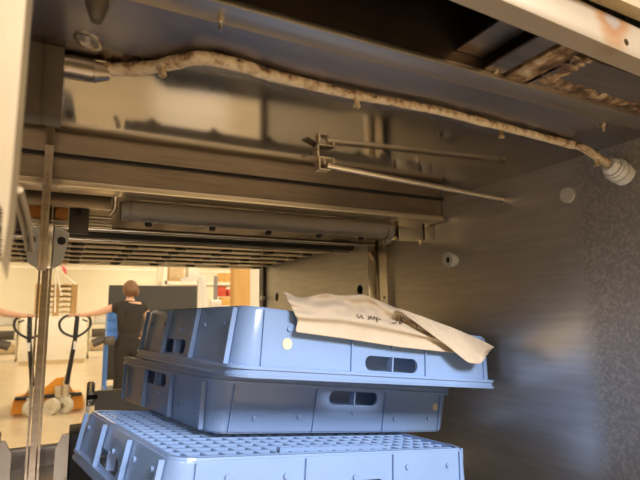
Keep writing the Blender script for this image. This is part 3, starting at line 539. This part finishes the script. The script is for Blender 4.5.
# rods and drying grid
for n, (y, z, r, m, lab) in enumerate(((1.19, .193, .006, M_ROD, 'nearest thin steel rod in front of the drying grid'), (1.31, .200, .010, M_GRIDDARK, 'dark thick rod, second of those before the drying grid'), (1.45, .206, .006, M_ROD, 'thin steel rod directly before the drying grid'))):
    tag(MB().cyl((-.04, y, z), (.782 if n < 2 else .80, y, z), r, seg=18).build('cross_rod', m), lab, 'rod', 'rods across the tunnel')
tag(MB().box((-.04, 1.345, .205), (.79, 1.39, .210)).build('flat_bar', M_WARM), 'flat steel strip between the rods before the drying grid', 'bar')
dg = thing('drying_grid', (.4, 1.85, .20), 'tan and black lattice grid over the far end of the tunnel', 'grid')
for y in (1.53, 1.645, 1.77, 1.90, 2.04, 2.18):
    MB().box((-.035, y - .032, .211), (.795, y + .032, .215), .001).build('slat', M_GRID, dg)
for k in range(6):
    x = .03 + k * .146
    s = MB().box((x - .006, 1.49, .2155), (x + .006, 2.215, .236)).build('long_bar', M_GRIDDARK, dg)
    for y in (1.588, 1.708, 1.835, 1.97, 2.11): MB().cyl((x, y, .205), (x, y, .2155), .017, .024, seg=16).build('foot', M_GRIDDARK, s)
# left side mechanism
h = thing('hinge_bracket', (-.01, 1.1, .09), 'shiny cast hinge bracket beside the mirror steel wall', 'bracket')
MB().prism([(-.022, 1.10, .180), (.004, 1.10, .168), (.004, 1.10, .158), (-.006, 1.10, .105), (-.022, 1.10, .095)], (0, .010, 0)).build('plate', M_WHITE, h)
MB().cyl((-.009, 1.092, .150), (-.009, 1.10, .150), .0075, seg=16).build('bolt_hole', M_BLACK, h)
MB().box((-.0335, 1.085, .095), (-.024, 1.098, .185), .002).build('lever', M_CHROME, h)
MB().box((-.030, 1.090, .180), (.002, 1.10, .190)).build('cross_arm', M_CHROME, h)
b = thing('sensor_bracket', (.02, 1.1, .16), 'dark brown plate with a screw hanging left of the grey spray arm', 'bracket')
MB().box((.002, 1.10, .166), (.038, 1.106, .226), .001).box((.002, 1.106, .22), (.038, 1.14, .226)).build('plate', M_BRACKET, b)
MB().cyl((.019, 1.094, .209), (.019, 1.10, .209), .005, seg=6).cyl((.019, 1.09, .209), (.019, 1.094, .209), .002, seg=8).build('screw', M_BLACK, b)
tag(MB().cyl((-.012, 1.095, .205), (-.012, 1.112, .205), .011, seg=20).box((-.023, 1.10, .188), (-.001, 1.112, .222), .002).build('indicator', M_AMBER), 'small amber indicator between mirror wall and dark bracket', 'indicator')
q = thing('louvre', (.06, 1.15, .18), 'small stack of pale metal louvre strips beside the dark bracket', 'louvre')
for z in (.190, .197, .205, .212): MB().box((.040, 1.15, z), (.086, 1.158, z + .0032)).build('strip', M_BRIGHT, q)
tag(MB().tube(smooth_path([(-.0262, .335, .075), (-.0264, .375, .075), (-.0267, .42, .074), (-.0271, .47, .071), (-.0277, .53, .062)], 5), .0019, 10).build('bent_rod', M_JAMB), 'short curved cream rod lying along the mirror steel wall', 'rod')
# infeed edge pieces at the lower left
tag(MB().prism([(.002, 1.19, -.400), (.026, 1.19, -.400), (.026, 1.19, -.235), (.014, 1.19, -.235), (.002, 1.19, -.262)], (0, .006, 0)).box((.022, 1.186, -.40), (.026, 1.20, -.235)).build('guide_plate', M_FLOORST), 'upright steel guide plate left of the crate stack', 'plate')
tag(MB().box((.028, 1.19, -.40), (.075, 1.30, -.236), .003).build('gap_block', M_BLACK), 'black block added for the dark gap behind the bottom crate', 'block')  # added block, its black stands in for the shaded gap beside the crates
r = thing('rail_end', (.2, 1.60, -.40), 'grey steel rail with an upright clip behind the bottom crate', 'rail')
MB().box((.095, 1.58, -.40), (.60, 1.60, -.205), .002).build('rail', M_WHITE, r)
MB().box((.072, 1.575, -.245), (.094, 1.60, -.178), .006).box((.072, 1.58, -.40), (.082, 1.60, -.24)).build('clip', M_CHROME, r)
MB().box((.073, 1.57, -.225), (.100, 1.576, -.213)).build('clip_band', M_BLACK, r)

# ================================================================== HALL ITEMS (z from the floor)
H = dict(hall=True)
# pallet truck
pt = thing('pallet_truck', (.05, 7.4, 0), 'orange hand pallet truck with black handle and cream wheels on the concrete floor', 'pallet truck', hall=True)
hy = 7.30
loop = smooth_path([(.150, hy, .955), (.040, hy, 1.005), (-.015, hy, 1.07), (-.022, hy, 1.15), (.03, hy, 1.215), (.12, hy, 1.235), (.22, hy, 1.235), (.31, hy, 1.21), (.338, hy, 1.15), (.33, hy, 1.08), (.27, hy, 1.01), (.185, hy, .955)], 6)
MB().tube(loop, .016, 12).cyl((.165, hy, .95), (.178, hy, 1.22), .030, .026, seg=16).build('handle', M_BLKPAINT, pt, **H)
MB().beam((.235, hy - .01, 1.18), (.30, hy - .01, 1.15), .012, .02).build('release_lever', M_BLKPAINT, pt, **H)
sh = MB().cyl((.100, 7.42, .36), (.170, hy, .97), .030, .026, seg=18).build('shaft', M_BLKPAINT, pt, **H)
MB().box((.150, hy - .035, .80), (.182, hy - .02, .90)).build('shaft_label', M_LABEL, sh, **H)
MB().cyl((.095, 7.45, .17), (.095, 7.45, .40), .045, seg=20).cyl((.01, 7.46, .2), (.01, 7.46, .34), .05, seg=20).box((-.03, 7.42, .16), (.16, 7.52, .22), .01).cyl((.095, 7.45, .38), (.095, 7.45, .46), .03, seg=16).build('pump', M_CHROME, pt, **H)
for x in (-.055, .095):
    wl = MB().cyl((x - .033, 7.36, .10), (x + .033, 7.36, .10), .10, seg=32)
    wl.bm.transform(Matrix.Translation((x, 7.36, .1)) @ Matrix.Rotation(math.radians(50), 4, 'Z') @ Matrix.Translation((-x, -7.36, -.1)))
    o = wl.build('wheel', M_WHEEL, pt, **H)
    d = Vector((math.cos(math.radians(50)), math.sin(math.radians(50)), 0)); c = Vector((x, 7.36, .1))
    MB().cyl(c - d * .037, c + d * .037, .032, seg=20).build('hub', M_CHROME, o, **H)
MB().box((-.385, 7.44, .195), (.285, 7.52, .235), .008).build('axle_plate', M_BLKPAINT, pt, **H)
MB().prism([(-.26, 7.53, .22), (-.02, 7.53, .43), (.09, 7.53, .43), (.19, 7.53, .22)], (0, .05, 0)).box((-.24, 7.55, .12), (.20, 7.60, .24)).build('body', M_ORANGE, pt, **H)
for x0, x1 in ((-.42, -.26), (.16, .32)):
    fk = MB().box((x0, 7.55, .06), (x1, 8.70, .115), .015).prism([(x0, 7.50, .02), (x0 + .02, 7.50, .20), (x1 - .02, 7.50, .20), (x1, 7.50, .02)], (0, .06, 0)).build('fork', M_ORANGE, pt, **H)
    MB().cyl((x0 + .03, 8.55, .04), (x1 - .03, 8.55, .04), .04, seg=20).build('load_roller', M_WHEEL, fk, **H)

# person
ps = thing('person', (.80, 7.1, 0), 'person seen from behind in black t-shirt and trousers, left arm stretched to the truck handle', 'person', hall=True)
def skin(name, V, E, R, m, parent, root=0, sub=2):
    me = bpy.data.meshes.new(name); o = bpy.data.objects.new(name, me); COL.objects.link(o)
    off = root_of(parent).location
    me.from_pydata([Vector(v) - off for v in V], E, []); me.materials.append(m)
    md = o.modifiers.new('k', 'SKIN'); md.use_smooth_shade = True
    sv = me.skin_vertices[0].data
    for i, r in enumerate(R): sv[i].radius = r if hasattr(r, '__len__') else (r, r)
    sv[root].use_root = True
    s = o.modifiers.new('s', 'SUBSURF'); s.levels = s.render_levels = sub
    bpy.context.view_layer.update()
    nm = bpy.data.meshes.new_from_object(o.evaluated_get(bpy.context.evaluated_depsgraph_get()))
    o.modifiers.clear(); o.data = nm
    for p in nm.polygons: p.use_smooth = True
    o.parent = parent; return o
py = 7.1
# body: one continuous figure, back to the camera
V = [(.80, py, .86), (.80, py, 1.0), (.80, py, 1.15), (.80, py, 1.30), (.80, py + .01, 1.39), (.80, py + .03, 1.47),      # 0-5 pelvis..neck
     (.63, py, 1.345), (.44, py + .04, 1.265), (.26, py + .11, 1.235), (.20, py + .14, 1.232),                              # 6-9 left arm reaching to the handle
     (.97, py, 1.345), (1.035, py - .01, 1.12), (.99, py + .14, .98), (.97, py + .20, .97),                                  # 10-13 right arm
     (.705, py, .82), (.70, py - .02, .48), (.685, py + .02, .09), (.68, py - .0, .05),                                      # 14-17 left leg
     (.895, py, .82), (.905, py + .06, .48), (.915, py + .12, .09), (.92, py + .10, .05)]                                    # 18-21 right leg
E_ = [(0, 1), (1, 2), (2, 3), (3, 4), (4, 5), (3, 6), (6, 7), (7, 8), (8, 9), (3, 10), (10, 11), (11, 12), (12, 13), (0, 14), (14, 15), (15, 16), (16, 17), (0, 18), (18, 19), (19, 20), (20, 21)]
R_ = [(.155, .11), (.125, .095), (.13, .10), (.14, .105), (.06, .06), (.052, .052), .058, .042, .03, .028, .058, .042, .03, .028, .09, .062, .042, .042, .09, .062, .042, .042]
body = skin('body', V, E_, R_, M_SKIN, ps)
# clothes as slightly fuller continuous shells over the same joints
skin('tshirt', [(.80, py, .85), (.80, py, 1.0), (.80, py, 1.14), (.80, py, 1.28), (.80, py + .01, 1.365), (.64, py, 1.34), (.555, py + .015, 1.302), (.96, py, 1.34), (1.01, py, 1.24)],
     [(0, 1), (1, 2), (2, 3), (3, 4), (3, 5), (5, 6), (3, 7), (7, 8)], [(.180, .14), (.150, .115), (.155, .12), (.165, .125), (.085, .085), .080, .068, .080, .068], M_TEE, ps, 2)
skin('trousers', [(.80, py, 1.0), (.80, py, .86), (.705, py, .80), (.70, py - .02, .48), (.687, py + .02, .12), (.895, py, .80), (.905, py + .06, .48), (.915, py + .12, .12)],
     [(0, 1), (1, 2), (2, 3), (3, 4), (1, 5), (5, 6), (6, 7)], [(.135, .105), (.175, .125), .115, .082, .062, .115, .082, .062], M_TROU, ps, 1)
for x, dy in ((.68, 0.0), (.92, .10)):
    MB().ball((x, py + dy + .05, .05), .05, (1, 2.4, .95), 20).build('shoe', M_BLACK, ps, **H)
hd_ = MB().ball((.795, py + .045, 1.555), .092, (.86, 1.05, 1.22), 24)
hd_.ball((.795, py + .140, 1.545), .016, (1, 1.3, 1.6), 12).ball((.712, py + .05, 1.545), .02, (.5, 1, 1.5), 12).ball((.878, py + .05, 1.545), .02, (.5, 1, 1.5), 12)
for dx in (-.032, .032): hd_.ball((.795 + dx, py + .134, 1.57), .012, (1, .6, .6), 10)
hd_.ball((.795, py + .136, 1.505), .022, (1.1, .5, .35), 10)
hd_.build('head', M_SKIN, ps, **H)
hr = MB().ball((.795, py + .020, 1.575), .104, (.93, 1.0, 1.12), 24).ball((.80, py - .075, 1.55), .050, (1.15, .8, 1.0), 18).ball((.875, py - .005, 1.535), .045, (.7, 1, 1.4), 14)
for v in hr.bm.verts: v.co += Vector((noise.noise(v.co * 30), noise.noise(v.co * 30 + Vector((3, 3, 3))), 0)) * .008
hr.build('hair', M_HAIR, ps, **H)
def hand(parent, wrist, direc, palm_n, side, curl, name='hand'):
    w_, d, n = Vector(wrist), Vector(direc).normalized(), Vector(palm_n).normalized(); s = d.cross(n) * side
    P = [w_, w_ + d * .045, w_ + d * .085]; Ed = [(0, 1), (1, 2)]; Rr = [(.024, .018), (.038, .016), (.036, .014)]
    for k, (o_, L) in enumerate(((-.030, .070), (-.010, .080), (.010, .075), (.030, .060))):
        b0 = w_ + d * .088 + s * o_; dirs = [d, (d * math.cos(curl) + n * math.sin(curl)), (d * math.cos(2 * curl) + n * math.sin(2 * curl))]
        i0 = len(P); P.append(b0); Ed.append((2, i0)); Rr.append(.0095); p = b0
        for t in range(3): p = p + dirs[t] * L * (.42, .32, .26)[t]; P.append(p); Ed.append((i0 + t, i0 + t + 1)); Rr.append((.009, .0085, .0075)[t])
    i0 = len(P); P += [w_ + d * .03 - s * .040, w_ + d * .06 - s * .052 + n * .02, w_ + d * .08 - s * .05 + n * .035]; Ed += [(1, i0), (i0, i0 + 1), (i0 + 1, i0 + 2)]; Rr += [.012, .010, .009]
    return skin(name, P, Ed, Rr, M_SKIN, parent, 0, 1)
hand(body, (.205, py + .138, 1.232), (-1, .25, .06), (0, .1, -1), 1, 1.0)
hand(body, (.975, py + .19, .972), (-.2, 1, 0), (-1, 0, -.2), 1, .8)
MB().cyl((.36, py - .03, .875), (.50, py - .02, .925), .055, .045, seg=20).box((.49, py - .08, .85), (.63, py + .02, .96), .02).build('belt_holster', M_BRACKET, ps, **H)['label'] = 'dark grey tube hanging at the left hip'

# blue crates on a cart behind the person
ca = thing('cart', (.77, 7.8, 0), 'blue framed cart standing in front of the person in black', 'cart', hall=True)
MB().box((.54, 7.55, .86), (1.02, 8.0, .90), .01).build('shelf', M_BLUE, ca, **H); MB().box((.56, 7.57, .20), (1.0, 7.98, .23), .01).build('shelf', M_GREY, ca, **H)
for x in (.57, .99):
    for y in (7.58, 7.97):
        MB().cyl((x, y, .10), (x, y, .87), .018, seg=12).build('leg', M_BLUE, ca, **H); MB().cyl((x - .015, y, .05), (x + .015, y, .05), .05, seg=16).build('caster', M_BLKPAINT, ca, **H)
def small_crate(z):
    c = thing('storage_crate', (.775, 7.775, z), '', 'crate', 'bright blue crates on the cart', hall=True)
    mb = MB(); a, b_, t = (.565, 7.60), (.985, 7.95), .012
    mb.box((a[0], a[1], z), (b_[0], a[1] + t, z + .125), .004).box((a[0], b_[1] - t, z), (b_[0], b_[1], z + .125), .004).box((a[0], a[1] + t, z), (a[0] + t, b_[1] - t, z + .125)).box((b_[0] - t, a[1] + t, z), (b_[0], b_[1] - t, z + .125)).box(a + (z,), b_ + (z + .01,))
    mb.box((a[0] - .012, a[1] - .012, z + .11), (b_[0] + .012, a[1], z + .125)).build('body', M_BLUE, c, **H)
    for k in range(5): MB().box((.60 + k * .085, 7.593, z + .012), (.612 + k * .085, 7.60, z + .108)).build('rib', M_BLUE, c, **H)
    return c
s0 = small_crate(.90)
for k, lab in enumerate(('bright blue crate resting on the cart shelf', 'bright blue crate second from the bottom of the cart stack', 'bright blue crate topmost on the cart')):
    c = s0 if k == 0 else copy_tree(s0); c.location.z = .90 + .1275 * k; c['label'] = lab
# felt screen
sc = thing('partition_screen', (1.32, 8.5, 0), 'charcoal felt partition screen behind the person', 'screen', hall=True)
MB().box((.628, 8.48, .25), (2.01, 8.52, 1.70), .01).build('panel', M_SCREEN, sc, **H)
for x in (.85, 1.80): MB().box((x - .02, 8.48, .03), (x + .02, 8.52, .26)).box((x - .03, 8.3, 0), (x + .03, 8.7, .03), .005).build('foot', M_GREY, sc, **H)
# white box on the floor with pallets on top
bx = thing('white_box', (.03, 15.9, 0), 'big white box standing on a wooden base under the pallet stack', 'box', hall=True)
MB().box((-.53, 15.3, .10), (.60, 16.5, 1.25), .01).build('case', M_WHITE, bx, **H); MB().box((-.53, 15.3, 0), (.60, 16.5, .10)).build('base', M_CARD, bx, **H)
def pallet(z):
    p = thing('pallet', (-.18, 15.9, z), '', 'pallet', 'wooden pallets on the white box', hall=True)
    d = MB()
    for k in range(5): d.box((-.68 + k * .218, 15.4, z + .122), (-.68 + k * .218 + .145, 16.4, z + .144))
    for k in range(3): d.box((-.68, 15.4 + k * .43, z + .100), (.34, 15.54 + k * .43, z + .122))
    d.build('deck_boards', M_WOOD, p, **H)
    for k in range(3):
        for l in range(3): MB().box((-.68 + k * .438, 15.4 + l * .43, z + .022), (-.535 + k * .438, 15.54 + l * .43, z + .100)).build('block', M_WOOD, p, **H)
    b = MB()
    for k in range(3): b.box((-.68 + k * .438, 15.4, z), (-.535 + k * .438, 16.4, z + .022))
    b.build('bottom_boards', M_WOOD, p, **H); return p
p0 = pallet(1.25); names = ['lowest', 'second lowest', 'middle', 'fourth from the bottom', 'fifth from the bottom', 'topmost']
for k in range(6):
    c = p0 if k == 0 else copy_tree(p0); c.location.z = 1.25 + .145 * k; c['label'] = 'wooden pallet %s in the stack on the white box' % names[k]
t = MB()
for p in ((-.62, 15.35, 2.09), (-.18, 15.35, 1.35), (.30, 15.35, 2.10), (-.05, 15.35, 1.8)): t.cyl((-.22, 15.36, 2.55), p, .022, seg=8)
tag(t.cyl((-.22, 15.36, 2.50), (-.22, 15.36, 2.60), .04).build('strap_set', M_WHITE, **H), 'white straps fanning out over the pallet stack', 'strap')
tg = thing('hanging_tag', (-.1, 14.8, 2.3), 'red and pink tag hung above the pallet stack', 'tag', hall=True)
MB().box((-.20, 14.8, 2.60), (.05, 14.82, 2.72), .005).build('sign', M_RED, tg, **H); MB().prism([(-.10, 14.8, 2.58), (.02, 14.8, 2.5), (.06, 14.8, 2.33), (-.02, 14.8, 2.38)], (0, .02, 0)).build('ribbon', M_PINK, tg, **H)
MB().cyl((-.08, 14.81, 2.7), (-.08, 14.81, 5.2), .006, seg=6).build('cord', M_GREY, tg, **H)
# wire trolleys at the far left
def trolley(x, y, lab):
    c = thing('wire_trolley', (x, y, 0), lab, 'trolley', 'wire trolleys by the far wall', hall=True)
    for dx in (-.3, .3):
        for dy in (-.25, .25):
            MB().cyl((x + dx, y + dy, .08), (x + dx, y + dy, 1.35), .015, seg=8).build('post', M_CHROME, c, **H)
            MB().cyl((x + dx - .012, y + dy, .045), (x + dx + .012, y + dy, .045), .045, seg=16).build('caster', M_BLKPAINT, c, **H)
    for z in (.2, .6, 1.0, 1.3): MB().box((x - .3, y - .25, z), (x + .3, y + .25, z + .02)).build('shelf', M_GREY, c, **H)
    for k, (z, m) in enumerate(((.22, M_CARD), (.62, M_BRACKET), (1.02, M_WRAP))): MB().box((x - .25 + .04 * k, y - .2, z), (x + .2, y + .2, z + .24), .01).build('load', m, c, **H)
trolley(1.05, 17, 'wire trolley right of the white box'); trolley(-1.05, 18.5, 'wire trolley left of the white box'); trolley(1.75, 19.5, 'wire trolley farthest back behind the felt screen edge')
# rack with goods, right
rk = thing('storage_rack', (3.2, 13.4, 0), 'tall white storage rack behind the felt screen', 'rack', hall=True)
for x in (2.25, 4.55):
    for y in (13.0, 13.9): MB().box((x - .05, y - .05, 0), (x + .05, y + .05, 3.6)).build('upright', M_WHITE, rk, **H)
for z in (.75, 1.62 , 2.00): MB().box((2.25, 12.95, z), (4.55, 13.95, z + .08)).build('shelf', M_WHITE, rk, **H)
def goods(name, a, b, m, lab, cat, g=None): return tag(MB().box(a, b, .02).build(name, m, **H), lab, cat, g)
goods('carton', (2.38, 13.1, 2.14), (2.74, 13.5, 2.5), M_CARD, 'tan carton on the upper rack shelf at its left end', 'box')
goods('rack_pallet', (2.33, 13.05, 2.08), (2.80, 13.6, 2.14), M_WOOD, 'small wooden pallet under the tan carton on the rack', 'pallet')
goods('wrapped_bundle', (2.86, 13.1, 2.08), (3.16, 13.5, 2.5), M_WRAP, 'pale wrapped bundle in the middle of the upper rack shelf', 'bundle')
goods('carton', (3.70, 13.1, 2.08), (4.06, 13.5, 2.34), M_PLY, 'orange brown carton on the upper rack shelf near the plywood post', 'box')
goods('carton', (3.02, 13.02, 1.70), (3.16, 13.4, 1.95), M_RED, 'red carton beside the felt screen edge', 'box')
goods('carton', (3.62, 13.02, 1.70), (3.86, 13.4, 1.97), M_RED, 'red carton left of the other red one on the middle shelf', 'box')
goods('carton', (3.90, 13.02, 1.70), (4.12, 13.4, 1.90), M_RED, 'lower red carton next to the plywood post', 'box')
goods('carton', (3.62, 12.7, 1.46), (3.98, 12.94, 1.68), M_PLY, 'orange brown carton under the red ones on a stand', 'box')
goods('carton_stand', (3.55, 12.6, 0), (4.05, 12.94, 1.46), M_WHITE, 'white stand carrying an orange brown carton', 'stand')
# hoist and grey post
ho = thing('jib_hoist', (2.2, 9.2, 0), 'white hoist with a bent arm between felt screen and grey post', 'hoist', hall=True)
MB().prism([(2.18, 9.2, .3), (2.34, 9.2, .3), (2.30, 9.2, 1.93), (2.20, 9.2, 1.93)], (0, .12, 0)).build('column', M_WHITE, ho, **H)
MB().prism([(2.36, 9.18, .3), (2.48, 9.18, .3), (2.33, 9.18, 1.90), (2.25, 9.18, 1.90)], (0, .08, 0)).build('brace', M_WHITE, ho, **H)
MB().beam((1.88, 9.24, 1.845), (2.32, 9.24, 1.935), .07, .07).build('arm', M_WHITE, ho, **H); MB().box((2.05, 9.0, 0), (2.50, 9.33, .3), .02).build('base', M_WHITE, ho, **H)
gp_ = thing('barrier_post', (2.585, 9.45, 0), 'slim grey post with a white foot block beside the hoist', 'post', hall=True)
MB().box((2.555, 9.42, 0), (2.615, 9.48, 1.95)).build('post', M_GREY, gp_, **H); MB().box((2.48, 9.36, 1.36), (2.69, 9.54, 1.50), .03).build('collar', M_WHITE, gp_, **H)
tag(MB().box((2.81, 9.0, 0), (3.12, 9.25, 5.2)).build('plywood_post', M_PLY, **H), 'orange plywood clad post right of the rack', 'post')
struct(MB().box((3.12, 9.05, 0), (4.6, 9.25, 5.2)), 'wall_partition', M_CREAM, True)
